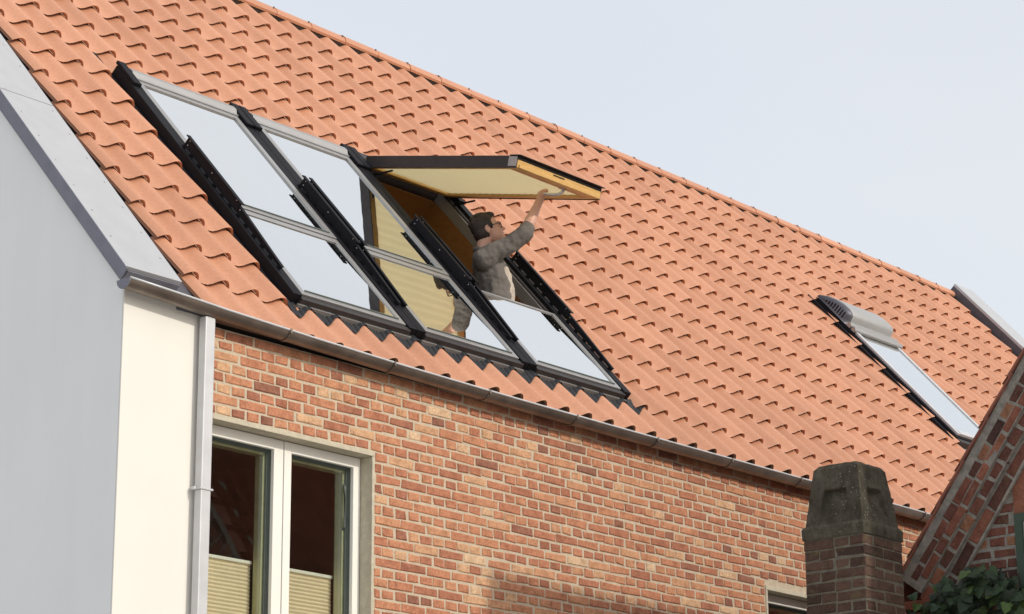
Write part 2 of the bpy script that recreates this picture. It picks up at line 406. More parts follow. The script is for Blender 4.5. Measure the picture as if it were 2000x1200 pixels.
# ------------------------------------------------------------------ roof deck and tiles
dk = MB()
def rbox(m, X0, X1, s0, s1, h0, h1):
    c = [RP(X, s, h) for h in (h0, h1) for s in (s0, s1) for X in (X0, X1)]
    return m.add(c, [(0,2,3,1),(4,5,7,6),(0,1,5,4),(1,3,7,5),(3,2,6,7),(2,0,4,6)])
WX0, WX1, WS0, WS1 = .64, 4.10, .47, 3.20
rbox(dk, -.70, WX0, .075, S_TOP, -.16, -.06); rbox(dk, WX1, XR + .05, .075, S_TOP, -.16, -.06)
rbox(dk, WX0, WX1, .075, WS0, -.16, -.06); rbox(dk, WX0, WX1, WS1, S_TOP, -.16, -.06)
# rear slope
A_ = Vector((0, APEX.y, APEX.z)); dn = Vector((0, math.cos(TH), -math.sin(TH)))
for h0 in (-.06,):
    p = [Vector((X, 0, 0)) + A_ + dn * t + Vector((0, math.sin(TH), math.cos(TH))) * h for h in (-.16, -.02) for t in (0, 6.0) for X in (-.7, XR + .05)]
    dk.add(p, [(0,1,3,2),(4,6,7,5),(0,4,5,1),(1,5,7,3),(3,7,6,2),(2,6,4,0)])
roof = dk.build('roof', M['deck'], house)

def prof(u):
    """height of the tile's top surface, u = 0..1 across; roll on the right"""
    pts = [(0, -.008), (.08, -.011), (.20, -.013), (.33, -.011), (.45, .004), (.56, .027), (.66, .045), (.75, .053), (.83, .051), (.90, .041), (.96, .024), (1, .007)]
    for (a, ha), (b, hb) in zip(pts, pts[1:]):
        if u <= b: return ha + (hb - ha) * (u - a) / (b - a)
    return pts[-1][1]
US = [0, .08, .20, .33, .45, .56, .66, .75, .83, .90, .96, 1]
DROP = .030
def thick(u): return .003 + .0185 * min(1, max(0, (u - .22) / .33))
def dr(u, y): return -(.006 + .0290 * min(1, max(0, (u - .18) / .37))) * y / TB
def tile_mesh(f0=0, f1=1, top=0, y0=0):
    m = MB(); us = [f0] + [u for u in US if f0 + .02 < u < f1 - .02] + [f1]; n = len(us)
    Lt = TB + .05 - top
    x = lambda u: (u - 1) * TA
    rows = [[(x(u), y, prof(u) + dr(u, y)) for u in us] for y in (y0 + .006, Lt)]
    m.add(rows[0] + rows[1], [(i, i+1, n+i+1, n+i) for i in range(n - 1)], True)
    e0 = [(x(u), y0 - .001, prof(u) + dr(u, y0) - .003) for u in us]; e1 = [(x(u), y0 + .015, prof(u) + dr(u, y0) - thick(u)) for u in us]
    m.add(rows[0] + e0, [(n+i, n+i+1, i+1, i) for i in range(n - 1)], True)
    m.add(e0 + e1, [(n+i, n+i+1, i+1, i) for i in range(n - 1)], True)
    for s_, u in ((1, f1), (0, f0)):
        if s_ == 0 and f0 == 0: continue
        dz = .018 if u == 1 else .02
        q = [(x(u), y0, prof(u) + dr(u, y0) - .004), (x(u), Lt, prof(u) + dr(u, Lt)), (x(u), Lt, prof(u) + dr(u, Lt) - dz), (x(u), y0 + .003, prof(u) + dr(u, y0) - dz)]
        m.add(q, [(0, 3, 2, 1) if s_ else (0, 1, 2, 3)])
    return m
LIGHT = (10.30, 11.20, 1.62, 3.90)           # X0, X1, s0, s1 of the vent rooflight
tl = []
for v in range(-5, 10):
    s0 = (9 - v) * TB; s1 = s0 + TB
    for c in range(0, 63):
        xt = XE + TA * c; x0 = xt - TA; f0, f1 = (.5 if c == 0 else 0), 1
        for (bx0, bx1, bs0, bs1) in ((.675, 4.185, .45, 3.47), (LIGHT[0] - .02, LIGHT[1] + .06, 1.60, LIGHT[3] - .06)):
            if s1 > bs0 + .1 and s0 < bs1 - .02:
                if x0 < bx0 < xt: f1 = min(f1, (bx0 - x0) / TA)
                elif x0 < bx1 < xt: f0 = max(f0, (bx1 - x0) / TA)
                elif bx0 <= x0 and xt <= bx1: f1 = -1
        if f1 - f0 < .12: continue
        tl.append((vis(RP(xt - TA/2, s0 + TB/2)), xt, s0, round(f0, 2), round(f1, 2), -.08 if v == -5 else 0, 0))
for c in range(4, 18):                       # cut course behind the heads of the windows
    tl.append((vis(RP(XE + TA * (c - .5), 8.8 * TB)), XE + TA * c, 8 * TB, 0, 1, 0, .14))
for c in range(43, 47): tl.append((vis(RP(XE + TA * (c - .5), 9.8 * TB)), XE + TA * c, 9 * TB, 0, 1, 0, .26))
tl.sort(key=lambda t: t[0]); cache = {}; st = Stuff()
for k, (_, xt, s0, f0, f1, top, y0) in enumerate(tl):
    key = (f0, f1, top, y0)
    if key not in cache: cache[key] = [tile_mesh(*key), None]
    mt = Matrix.Translation(RP(xt + random.gauss(0, .0012), s0 + random.gauss(0, .002), random.gauss(0, .0008))) @ Matrix.Rotation(TH + random.gauss(0, .0012), 4, 'X') @ Matrix.Rotation(random.gauss(0, .003), 4, 'Z')
    if k < 300:
        if cache[key][1] is None:
            cache[key][1] = cache[key][0].mesh('tile'); cache[key][1].materials.append(M['tile_obj'])
        o = bpy.data.objects.new('tile', cache[key][1]); o.matrix_local = mt; link(o, roof)
    else: st.put(cache[key][0], mt)
st.build('tiling', M['tile_rnd'], roof)
# ridge tiles
rm_ = MB(); LR = .43; rr = .135
for i, t in enumerate((0, .04, LR + .03)):
    pass
def ridge_mesh():
    m = MB(); seg = 10; rows = []
    for (x, r) in ((0, rr + .003), (.05, rr + .002), (.055, rr), (LR + .03, rr - .002)):
        rows.append([(x, -r * math.cos(math.pi * k / seg) * 1.0, r * .72 * math.sin(math.pi * k / seg)) for k in range(seg + 1)])
    n_ = seg + 1; vs = [v for r_ in rows for v in r_]
    m.add(vs, [(i*n_+k, (i+1)*n_+k, (i+1)*n_+k+1, i*n_+k+1) for i in range(3) for k in range(seg)], True)
    lo = [(x + .002, y * .97, z * .97) for (x, y, z) in rows[0]]
    m.add(rows[0] + lo, [(k, k+1, n_+k+1, n_+k) for k in range(seg)])
    for side in (0, seg):
        a = [r_[side] for r_ in rows]; b = [(x, y * .9, z - .018) for x, y, z in a]
        m.add(a + b, [(i, i+1, 4+i+1, 4+i) for i in range(3)])
    return m
rmesh = ridge_mesh().mesh('ridge_tile'); rmesh.materials.append(M['tile_obj'])
cmesh = MB().box(-.003, .003, -.128, -.118, .034, .050).mesh('ridge_clip'); cmesh.materials.append(M['zinc_dark'])
RZ = APEX.z - .092
i = 0; x = -.42
while x < XR - .1:
    o = bpy.data.objects.new('ridge_tile', rmesh); o.location = (x, APEX.y, RZ + random.gauss(0, .0015)); o.rotation_euler = (random.gauss(0, .006), random.gauss(0, .002), random.gauss(0, .003)); link(o, roof)
    c_ = bpy.data.objects.new('ridge_clip', cmesh); c_.location = (x - .03, APEX.y, RZ + .01); link(c_, roof)
    x += LR
# dark roll under the ridge
MB().box(-.4, XR, APEX.y - .05, APEX.y + .05, APEX.z - .16, APEX.z - .06).build('ridge_batten', M['deck'], roof)

# verge flashings: raised metal caps on both gables
vf = MB()
def cap(m, X0, X1, h0, h1, s0, s1):
    return rbox(m, X0, X1, s0, s1, h0, h1)
vl = cap(MB(), -.955, -.52, .06, .085, .13, S_TOP + .10).build('verge_flashing', M['zinc'], house, bevel=.003)
cap(MB(), -.962, -.9555, .005, .0845, .10, S_TOP + .10).build('flashing_edge', M['zinc_side'], vl)
cap(MB(), -.929, -.53, -.12, .0595, .12, S_TOP).build('flashing_core', M['zinc_side'], vl)
cap(MB(), -.53, -.28, -.055, -.03, .03, S_TOP).build('verge_channel', M['zinc_dark'], vl)
seam = cap(MB(), -.9555, -.518, .085, .0862, 2.05, 2.056).build('flashing_seam', M['zinc_side'], vl)
sm = MB().sweep([(0, 0, 0), (0, 0, .005)], .006, 6).mesh('screw'); sm.materials.append(M['bolt'])
for k in range(22):
    for X in ((-.90, -.57)):
        o = bpy.data.objects.new('screw', sm); o.location = RP(X, .35 + .27 * k + (.1 if X < -.8 else 0), .085); o.rotation_euler = ROT; link(o, vl)
vr = cap(MB(), XR + .02, XR + .46, .10, .135, 0, S_TOP - .04).build('verge_flashing', M['zinc'], house, bevel=.003)
cap(MB(), XR + .013, XR + .4, -.2, .0995, 0, S_TOP - .05).build('flashing_edge', M['zinc_dark'], vr)

# gutter
gp = [(-1.0, .20), (-.6, .186), (-.27, .170), (.5, .147), (1.35, .13), (2.4, .12), (3.5, .117), (6, .120), (9, .12), (XR + .1, .12)]
def gz_(x):
    for (a, ha), (b, hb) in zip(gp, gp[1:]):
        if x <= b: return ha + (hb - ha) * max(0, (x - a)) / (b - a)
    return gp[-1][1]
GY = -.088; GR = .056
gm = MB(); seg = 10
def grow(x, r, y_off=0): return [(x, GY - r * math.cos(math.pi * k / seg), gz_(x) + ZO - r * math.sin(math.pi * k / seg)) for k in range(seg + 1)]
gxs = list(np.arange(-1.0, XR + .1, .25)); n_ = seg + 1
for r, flip in ((GR, 0), (GR - .004, 1)):
    rows = [grow(x, r) for x in gxs]
    gm.add([v for r_ in rows for v in r_], [((i*n_+k, i*n_+k+1, (i+1)*n_+k+1, (i+1)*n_+k) if not flip else (i*n_+k, (i+1)*n_+k, (i+1)*n_+k+1, i*n_+k+1)) for i in range(len(gxs) - 1) for k in range(seg)], True)
gut = gm.build('gutter', M['gutter'], house)
MB().sweep([(x, GY - GR, gz_(x) + ZO) for x in gxs], .0075, 8).build('gutter_rim', M['pipe'], gut)
e = grow(-1.0, GR + .003); e2 = [(x - .006, y, z) for x, y, z in e]
MB().add(e + e2, [tuple(range(n_)), tuple(range(2*n_-1, n_-1, -1))] + [(k, n_+k, n_+k+1, k+1) for k in range(n_-1)]).build('gutter_end', M['zinc_side'], gut)
bx = -.22
for x in np.arange(.27, XR, .93):
    b_ = MB(); a0 = grow(x, GR + .002); a1 = grow(x + .022, GR + .002); b0 = grow(x, GR + .006); b1 = grow(x + .022, GR + .006)
    b_.add(b0 + b1, [(k, k+1, n_+k+1, n_+k) for k in range(seg)], True); b_.add(a0 + b0, [(k, k+1, n_+k+1, n_+k) for k in range(seg)]); b_.add(a1 + b1, [(n_+k, n_+k+1, k+1, k) for k in range(seg)])
    b_.box(x + .004, x + .018, GY - GR - .012, GY - GR - .004, gz_(x) + ZO - .022, gz_(x) + ZO + .006)
    b_.build('gutter_bracket', M['gutter'], gut)
# downpipe
dp = MB().box(-.368, -.289, -.095, -.035, .0, .118 + ZO).build('downpipe', M['pipe'], house, bevel=.008)
for z in (-.93, -2.9): MB().box(-.378, -.277, -.101, -.03, z + ZO, z + .012 + ZO).box(-.39, -.372, -.06, -.03, z + ZO, z + .02 + ZO).build('pipe_clamp', M['pipe'], dp, bevel=.002)

# ------------------------------------------------------------------ roof windows
S0 = .46
BOLT = MB().sweep([(-.004, 0, 0), (.001, 0, 0)], .005, 6).mesh('rail_bolt'); BOLT.materials.append(M['bolt'])
def roof_window(k, openw=False):
    X = .70 + 1.17 * k; WW = 1.0; HL = 2.70
    fr = MB(); frame4_l = lambda m, x0, x1, y0, y1, z0, z1, wl, wt, wb: (m.box(x0, x0+wl, y0, y1, z0, z1), m.box(x1-wl, x1, y0, y1, z0, z1), m.box(x0+wl, x1-wl, y1-wt, y1, z0, z1), m.box(x0+wl, x1-wl, y0, y0+wb, z0, z1))
    frame4_l(fr, 0, WW, 0, HL, -.055, .045, .035, .06, .03)
    wn = fr.build('roof_window', M['alu_dark'], house, RP(X, S0), ROT, bevel=.003)
    # pine lining into the room
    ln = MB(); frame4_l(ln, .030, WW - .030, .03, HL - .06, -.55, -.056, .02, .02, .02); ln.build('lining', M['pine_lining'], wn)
    MB().box(.036, .050, .03, HL - .062, -.054, .03).box(WW - .050, WW - .036, .03, HL - .062, -.054, .03).build('frame_liner', M['alu'], wn)
    # lower sash
    ls = MB(); ltop = .955
    frame4_l(ls, .012, WW - .012, .018, ltop + (.0 if openw else .05), .046, .070, .045, .022 if openw else .05, .055)
    ls.build('lower_sash', M['alu'], wn, bevel=.004)
    MB().box(.05, WW - .05, .06, ltop - .01, .050, .062).build('lower_pane', M['glass_roof'], wn)
    MB().box(.06, WW - .06, .058, .066, .070, .078).build('glazing_bead', M['gasket'], wn)
    MB().box(-.01, WW + .01, -.035, .014, .0, .058).build('sill_cover', M['alu_dark'], wn, bevel=.003)
    MB().box(-.03, WW + .03, -.052, -.036, -.01, .022).build('sill_strip', M['alu'], wn)
    # side covers and rails
    for sx in (0, 1):
        a, b = (-.083, -.002) if sx == 0 else (WW + .002, WW + .085)
        sidec = MB().box(a, b, -.01, HL + .02, -.05, .072); sidec.box(a - .0 + .004, b - .004, HL - .24, HL + .05, .0725, .098)
        sidec.build('side_cover', M['black'], wn, bevel=.004)
        fx = -.045 if sx == 0 else WW + .058
        rl = MB()
        rl.box(fx, fx + .014, .90, 1.70, .080, .146); rl.box(fx - .010, fx + .024, .885, 1.72, .1465, .155)
        lw = [(.25, .080), (.90, .080), (.90, .126), (.25, .096)]
        rl.prism(lw, lambda p: ((fx + .002, p[0], p[1]), (fx + .012, p[0], p[1])))
        lw = [(.25, .0965), (.90, .1265), (.90, .133), (.25, .103)]
        rl.prism(lw, lambda p: ((fx - .006, p[0], p[1]), (fx + .020, p[0], p[1])))
        y = .26
        while y < 1.70: rl.box(fx + .001, fx + .013, y, y + .038, .0725, .0798); y += .118
        rl.build('safety_rail', M['black'], wn, bevel=.002)
        for y, z in ((1.66, .14), (1.66, .105), (.95, .14), (1.3, .12), (.87, .115)):
            o = bpy.data.objects.new('rail_bolt', BOLT); o.location = (fx, y, z); link(o, wn)
    # upper sash: local frame with its hinge at the top
    HY = HL - .07; L = HY - 1.005
    rot = (0, 0, 0) if not openw else (R(13.36) - TH, 0, 0)
    loc = (0, HY, .048 if not openw else .075)
    if openw:
        us = MB(); frame4_l(us, .012, WW - .012, -L, -.02, -.060, -.001, .060, .07, .07)
        sash = us.build('upper_sash', M['pine'], wn, loc, rot, bevel=.003)
    cl = MB(); frame4_l(cl, .010, WW - .010, -L + .008, -.04, 0, .028, .048, .06, .05)
    if openw:
        cl.box(.004, .0115, -L + .004, -.05, -.066, .028); cl.box(WW - .0115, WW - .004, -L + .004, -.05, -.066, .028)
        cl.box(-.004, WW + .004, -L - .03, -L + .08, .0285, .034)
    cl.build('sash_cladding', M['alu_dark'] if openw else M['alu'], wn, loc, rot, bevel=.003)
    MB().box(.05, WW - .05, -L + .05, -.09, .004, .016).build('upper_pane', M['glass_roof'], wn, loc, rot)
    MB().box(.06, WW - .06, -L + .05, -L + .058, .0285, .036).build('glazing_bead', M['gasket'], wn, loc, rot)
    # head cover
    hc = MB(); hp = [(-.015, 0), (.095, 0), (.10, .03), (.07, .052), (.03, .055), (-.015, .030)]
    if not openw:
        hc.prism([(HL - .09 + a, .047 + b) for a, b in hp], lambda p: ((.0, p[0], p[1]), (WW, p[0], p[1])))
        hc.box(.0, WW, HL - .125, HL - .107, .0765, .084)
        hc.build('head_cover', M['alu'], wn, bevel=.002)
    else:
        MB().box(.0, WW, HL - .06, HL + .03, .046, .085).build('head_cover', M['alu_dark'], wn, bevel=.003)
        # blind in the sash, wooden rail, closing bar
        nb = 42; pv = []
        for i_ in range(nb + 1):
            t = -.10 - (L - .20) * i_ / nb
            pv += [(.066, t, -.040 - (.004 if i_ % 2 else 0)), (WW - .066, t, -.040 - (.004 if i_ % 2 else 0))]
        MB().add(pv, [(2*i_, 2*i_+1, 2*i_+3, 2*i_+2) for i_ in range(nb)]).build('sash_blind', M['cream'], wn, loc, rot)
        MB().box(.075, WW - .075, -L + .071, -L + .125, -.058, -.030).build('blind_rail', M['pine_red'], wn, loc, rot, bevel=.004)
        MB().box(.03, WW - .03, -L - .012, -L - .0005, -.061, -.034).build('sash_lip', M['pine'], wn, loc, rot, bevel=.003)
        MB().box(.0015, .0035, -L + .004, -L + .085, -.052, .020).build('corner_plate', M['alu'], wn, loc, rot)
        MB().box(.42, .55, -L - .0035, -L - .0006, -.018, -.010).build('vent_slot', M['deck'], wn, loc, rot)
        hd = MB().sweep([(.665, -L + .09, -.055), (.665, -L + .10, -.085), (.66, -L + .135, -.104), (.655, -L + .19, -.108), (.648, -L + .25, -.104), (.64, -L + .30, -.098)], [.013, .013, .013, .013, .012, .011], 8)
        hd.box(.64, .69, -L + .078, -L + .122, -.066, -.0581)
        hd.build('handle', M['bolt'], wn, loc, rot)
        for xx in (.0, WW):   # gas arms of the top hinge
            MB().sweep([(xx + (.02 if xx == 0 else -.02), HY - .15, .02), (xx + (.02 if xx == 0 else -.02), HY - .33, .20)], .008, 6).build('hinge_arm', M['black'], wn)
    return wn
for k in range(3): roof_window(k, k == 2)

# pleated black apron below the windows
ap = MB(); xs = np.arange(.60, 4.30, .009); rows = []
for t in (0, .3, .6, .85, 1):
    r_ = []
    for i_, x in enumerate(xs):
        u = ((x - XE) / TA) % 1.0; lo_s = .345 - .038 * math.cos(2 * math.pi * (u - .28)); s_ = lo_s + (.475 - lo_s) * t
        zz = (prof(u) + dr(u, s_)) * (1 - .75 * t ** 2) + .008 + .006 * t + (.006 if (i_ // 2) % 2 else 0)
        r_.append(RP(x, s_, zz))
    rows.append(r_)
n_ = len(xs)
ap.add([v for r_ in rows for v in r_], [(j*n_+i_, j*n_+i_+1, (j+1)*n_+i_+1, (j+1)*n_+i_) for j in range(4) for i_ in range(n_ - 1)])
ap.build('apron_flashing', M['rib'], roof)
# toothed filler under the noses of the eaves course
ec = MB(); xs = np.arange(-.30, XR, .02); ec.add([RP(x, .02, prof(((x - XE) / TA) % 1.0) - .012) for x in xs] + [RP(x, .02, -.06) for x in xs], [(i_, i_+1, len(xs)+i_+1, len(xs)+i_) for i_ in range(len(xs) - 1)])
M['comb'] = plain('brown_eaves_comb', (.16, .085, .05), .8); ec.build('eaves_filler', M['comb'], roof)
sf = MB(); rbox(sf, .58, .615, .47, 3.45, -.045, .0); rbox(sf, .615, .70, .40, 3.45, -.05, -.035); rbox(sf, 4.12, 4.26, .40, 3.45, -.05, -.035); rbox(sf, .70, 4.12, 3.17, 3.50, -.05, -.03)
sf.build('window_flashing', M['black'], roof)

# ------------------------------------------------------------------ vent rooflight
lx0, lx1, l0, l1 = LIGHT; LW = lx1 - lx0; LH = l1 - l0
fr = MB(); fr.box(0, .05, 0, LH, -.05, .06); fr.box(LW - .05, LW, 0, LH, -.05, .06); fr.box(.05, LW - .05, 0, .05, -.05, .06); fr.box(.05, LW - .05, LH - .06, LH, -.05, .06)
vn = fr.build('vent_rooflight', M['black'], house, RP(lx0, l0), ROT, bevel=.003)
fr = MB(); fr.box(.03, .085, .03, 1.66, .061, .085); fr.box(LW - .085, LW - .03, .03, 1.66, .061, .085); fr.box(.085, LW - .085, .03, .10, .061, .09)
fr.build('sash_cladding', M['pipe'], vn, bevel=.003)
MB().box(.08, LW - .08, .09, 1.64, .062, .074).build('pane', M['glass_roof'], vn)
MB().box(.01, LW - .01, -.06, -.001, -.03, .05).build('sill_cover', M['alu_dark'], vn, bevel=.003)
MB().box(-.02, LW + .02, -.14, -.061, -.03, -.01).build('sill_strip', M['zinc_side'], vn)
MB().box(-.06, -.001, -.02, LH + .06, -.05, .035).build('side_flashing', M['black'], vn)
bars = MB()
for y in (1.66, 1.735): bars.prism([(y, .07), (y + .055, .07), (y + .05, .115), (y + .02, .12), (y, .10)], lambda p: ((.0, p[0], p[1]), (LW, p[0], p[1])))
bars.build('cross_bar', M['alu'], vn, bevel=.003)
# hood: domed profile along the slope, louvred end
hp = [(1.79, .07), (1.815, .085), (1.835, .12), (1.845, .165), (1.87, .195), (1.93, .208), (2.03, .205), (2.14, .180), (2.24, .140), (2.30, .10), (2.31, .07)]
ring = lambda x, k: [(x, 2.03 + (p[0] - 2.03) * k, .07 + (p[1] - .07) * k * .88) for p in hp]
hd = MB(); rows = [ring(.10, .98), ring(.12, 1), ring(LW - .05, 1), ring(LW - .015, .93), ring(LW, .8)]; n_ = len(hp)
hd.add([v for r_ in rows for v in r_], [(i*n_+k, (i+1)*n_+k, (i+1)*n_+k+1, i*n_+k+1) for i in range(4) for k in range(n_ - 1)], True)
hd.add(rows[-1], [tuple(range(n_ - 1, -1, -1))]); hd.build('hood', M['hood'], vn)
le = MB(); r0 = ring(.0, .90); r1 = ring(.1005, .985)
le.add(r0 + r1, [(k, n_+k, n_+k+1, k+1) for k in range(n_ - 1)] + [tuple(range(n_))], True); lv = le.build('louvre_end', M['zinc_dark'], vn)
for k in range(9):
    y = 1.88 + .038 * k; top = min(.162, .162 - max(0, (y - 2.02)) * .36)
    MB().box(-.006, -.0005, y, y + .014, .095, top).build('louvre_slat', M['black'], vn)

# ------------------------------------------------------------------ neighbour's chimney
CX0, CX1, CY0, CY1 = 2.60, 3.04, -2.71, -2.28
ch = tag(empty('brick_chimney', ((CX0 + CX1) / 2, (CY0 + CY1) / 2, 0)), 'square dark brick chimney with mossy tapered concrete cap', 'chimney')
o0 = Vector(ch.location)
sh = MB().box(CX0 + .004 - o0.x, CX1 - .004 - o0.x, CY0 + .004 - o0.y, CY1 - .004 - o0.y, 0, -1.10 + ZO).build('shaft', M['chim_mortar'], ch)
todo = []; zt = -1.105 + ZO
wx, wy = CX1 - CX0, CY1 - CY0
for r_ in range(62):
    z = zt - .028 - .0665 * r_ - .006
    if z < .05: break
    for face in range(4):
        Lf = wx if face % 2 == 0 else wy
        cuts = [0, Lf * .5, Lf] if (r_ + face) % 2 else [0, Lf * .27, Lf * .77, Lf]
        if face % 2: cuts = [0, Lf * .26, Lf * .52, Lf] if r_ % 2 else [0, Lf * .5, Lf * .76, Lf]
        for a, b in zip(cuts, cuts[1:]):
            cxx = (a + b) / 2 - Lf / 2; Lb = b - a - .010 + random.uniform(-.003, .003)
            base = (Matrix.Translation((0, -wy/2, z)), Matrix.Translation((-wx/2, 0, z)) @ Matrix.Rotation(-math.pi/2, 4, 'Z'), Matrix.Translation((0, wy/2, z)) @ Matrix.Rotation(math.pi, 4, 'Z'), Matrix.Translation((wx/2, 0, z)) @ Matrix.Rotation(math.pi/2, 4, 'Z'))[face]
            mt = base @ Matrix.Translation((cxx, random.uniform(-.004, .003), random.uniform(-.003, .003))) @ Matrix.Rotation(random.uniform(-.012, .012), 4, 'Y')
            todo.append((r_ + (0 if face < 2 else 200), Lb, .0555, mt))
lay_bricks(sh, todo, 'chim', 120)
# concrete cap: tapered block with sunk panels
def ringz(z, g, cut=0):
    x0, x1, y0, y1 = -wx/2 - g, wx/2 + g, -wy/2 - g, wy/2 + g
    return [(x0, y0, z), (x1, y0, z), (x1, y1, z), (x0, y1, z)]
cz = -1.10 + ZO; cp = MB()
rs = [ringz(cz - .004, .008), ringz(cz + .062, .010), ringz(cz + .085, -.012), ringz(cz + .435, -.058), ringz(cz + .462, -.080), ringz(cz + .468, -.13)]
cp.add([v for r_ in rs for v in r_], [(i*4+k, i*4+(k+1)%4, (i+1)*4+(k+1)%4, (i+1)*4+k) for i in range(5) for k in range(4) if i != 2] + [(20, 21, 22, 23)])
# the four sloping faces with a recess
for k in range(4):
    a, b = Vector(rs[2][k]), Vector(rs[2][(k+1)%4]); c, d = Vector(rs[3][(k+1)%4]), Vector(rs[3][k])
    P = lambda u, v: (a.lerp(b, u)).lerp(d.lerp(c, u), v)
    nn = (b - a).cross(d - a).normalized()
    outer = [P(0,0), P(1,0), P(1,1), P(0,1)]; inn = [P(.24,.12), P(.76,.12), P(.74,.62), P(.26,.62)]
    bot = [P(.26,.16) - nn*.012, P(.74,.16) - nn*.012, P(.72,.60) - nn*.045, P(.28,.60) - nn*.045]
    cp.add(outer + inn + bot, [(0,1,5,4),(1,2,6,5),(2,3,7,6),(3,0,4,7),(4,5,9,8),(5,6,10,9),(6,7,11,10),(7,4,8,11),(8,9,10,11)])
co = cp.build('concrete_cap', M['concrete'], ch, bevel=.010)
sb = co.modifiers.new('sub', 'SUBSURF'); sb.subdivision_type = 'SIMPLE'; sb.levels = 4; sb.render_levels = 4
tx = bpy.data.textures.new('wear', 'CLOUDS'); tx.noise_scale = .05; dm = co.modifiers.new('wear', 'DISPLACE'); dm.texture = tx; dm.strength = .014; dm.mid_level = .5

# ------------------------------------------------------------------ neighbour's gable house
GX = 3.42; A0 = Vector((0, -2.517, -1.342 + ZO)); SL = R(53.07)
dv = Vector((0, -math.cos(SL), math.sin(SL))); pv_ = Vector((0, -math.sin(SL), -math.cos(SL)))
RW = 2.36
RIDGE = RW / math.cos(SL)                       # length of the verge up to the ridge
yr = A0.y - RW; zr = A0.z + RW * math.tan(SL)
nb_ = tag(empty('gable_house', (GX + 3, yr, 0)), 'old dark red brick gable house with corbelled verge', 'house')
ob = Vector(nb_.location)
yf, yn = A0.y - .03, 2 * yr - A0.y + .03
ez = A0.z - .15
wl = MB().prism([(yf, 0), (yf, ez), (yr, zr - .1), (yn, ez), (yn, 0)], lambda p: ((GX + .004 - ob.x, p[0] - ob.y, p[1]), (GX + .3 - ob.x, p[0] - ob.y, p[1]))).build('gable_wall', M['old_mortar'], nb_)
MB().box(GX + .3 - ob.x, GX + 9 - ob.x, yf - .3 - ob.y, yf - ob.y, 0, ez).build('side_wall', M['old_mortar'], nb_)
MB().box(GX + .3 - ob.x, GX + 9 - ob.x, yn - ob.y, yn + .3 - ob.y, 0, ez).build('side_wall', M['old_mortar'], nb_)
# small window in the gable
gw = (-3.75, -3.285, -2.1 + ZO, -.62 + ZO)
todo = []; Rx = Matrix.Rotation(-math.pi/2, 4, 'Z')
for row in range(0, 95):
    z = zr - .1 - .0685 * row
    if z < .05: break
    off = .06 if row % 2 else 0
    y = yf - .01
    while y > yn:
        L = random.choice((.108, .108, .215, .215, .19)) - .004; a, b = y - L, y; y = b - L - .014
        mid = (a + b) / 2
        # stay below the verge bands
        lim = zr - abs(mid - yr) * math.tan(SL) - .36
        if z > lim - (.0): continue
        if gw[2] < z < gw[3] + .02:
            if b > gw[1] + .05 > a: a = max(a, gw[1] + .008); mid = (a + b) / 2; L = b - a
            elif b > gw[0] and a < gw[1]: continue
        mt = Matrix.Translation((GX - ob.x + random.uniform(-.003, .003), mid - ob.y, z + random.uniform(-.003, .003))) @ Rx @ Matrix.Rotation(random.uniform(-.012, .012), 4, 'Y')
        todo.append((vis((GX, mid, z)), L, .054 + random.uniform(-.002, .002), mt))
lay_bricks(wl, [(a, round(b, 2), round(c, 3), d) for a, b, c, d in todo], 'old', 200)
# verge bands (both slopes; the far one only as mortar band)
def vp(X, along, perp): return Vector((X, 0, 0)) + A0 + dv * along + pv_ * perp - ob
def vbox(m, X0, X1, a0, a1, p0, p1):
    c = [vp(X, a, p) for X in (X0, X1) for p in (p0, p1) for a in (a0, a1)]
    return m.add(c, [(0,1,3,2),(4,6,7,5),(0,4,5,1),(2,3,7,6),(1,5,7,3),(0,2,6,4)])
vb = MB(); LV = RIDGE + .05
vbox(vb, 3.344, GX + .2, .05, LV, -.056, .118); vbox(vb, 3.364, GX + .21, .03, LV, .1185, .190); vbox(vb, 3.396, GX + .22, .0, LV, .1905, .285)
vbnd = vb.build('verge_band', M['old_mortar'], nb_)
todo = []
Rv = Matrix.Rotation(-math.pi/2, 4, 'Z')
# matrix taking brick local (x along, y into the wall, z across) to the sloping band
def vmat(X, along, perp):
    ex = dv; ez_ = -pv_; ey = Vector((1, 0, 0))
    m = Matrix((ex, ey, ez_)).transposed().to_4x4(); m.translation = vp(X, along, perp); return m
for (X, p0, p1, lens) in ((3.340, .0, .056, (.108, .17, .108)), (3.340, .060, .116, (.17, .108, .2)), (3.360, .122, .186, (.108, .115)), (3.392, .20, .268, (.228, .21))):
    a = .09 + (.05 if p0 == .06 else 0) - (.08 if p0 > .1 else 0); i_ = 0
    while a < LV - .1:
        L = lens[i_ % len(lens)] + random.uniform(-.01, .01); i_ += 1
        todo.append((a, round(L, 2), round(p1 - p0, 3), vmat(X + random.uniform(-.004, .004), a + L/2, (p0 + p1) / 2) @ Matrix.Rotation(random.uniform(-.02, .02), 4, 'Y'))); a += L + .014
lay_bricks(vbnd, todo, 'old', 160)
# kneeler bricks at the foot of the verge
kn = []
for i_, (y0, y1, zz) in enumerate(((-2.47, -2.72, -1.44), (-2.47, -2.66, -1.51), (-2.47, -2.7, -1.58))):
    MB().box(3.36 + .02 * i_ - ob.x, GX + .2 - ob.x, y1 - ob.y, y0 - ob.y, zz - .03 + ZO, zz + .027 + ZO).build('kneeler_brick', M['old_obj'], nb_, bevel=.005)
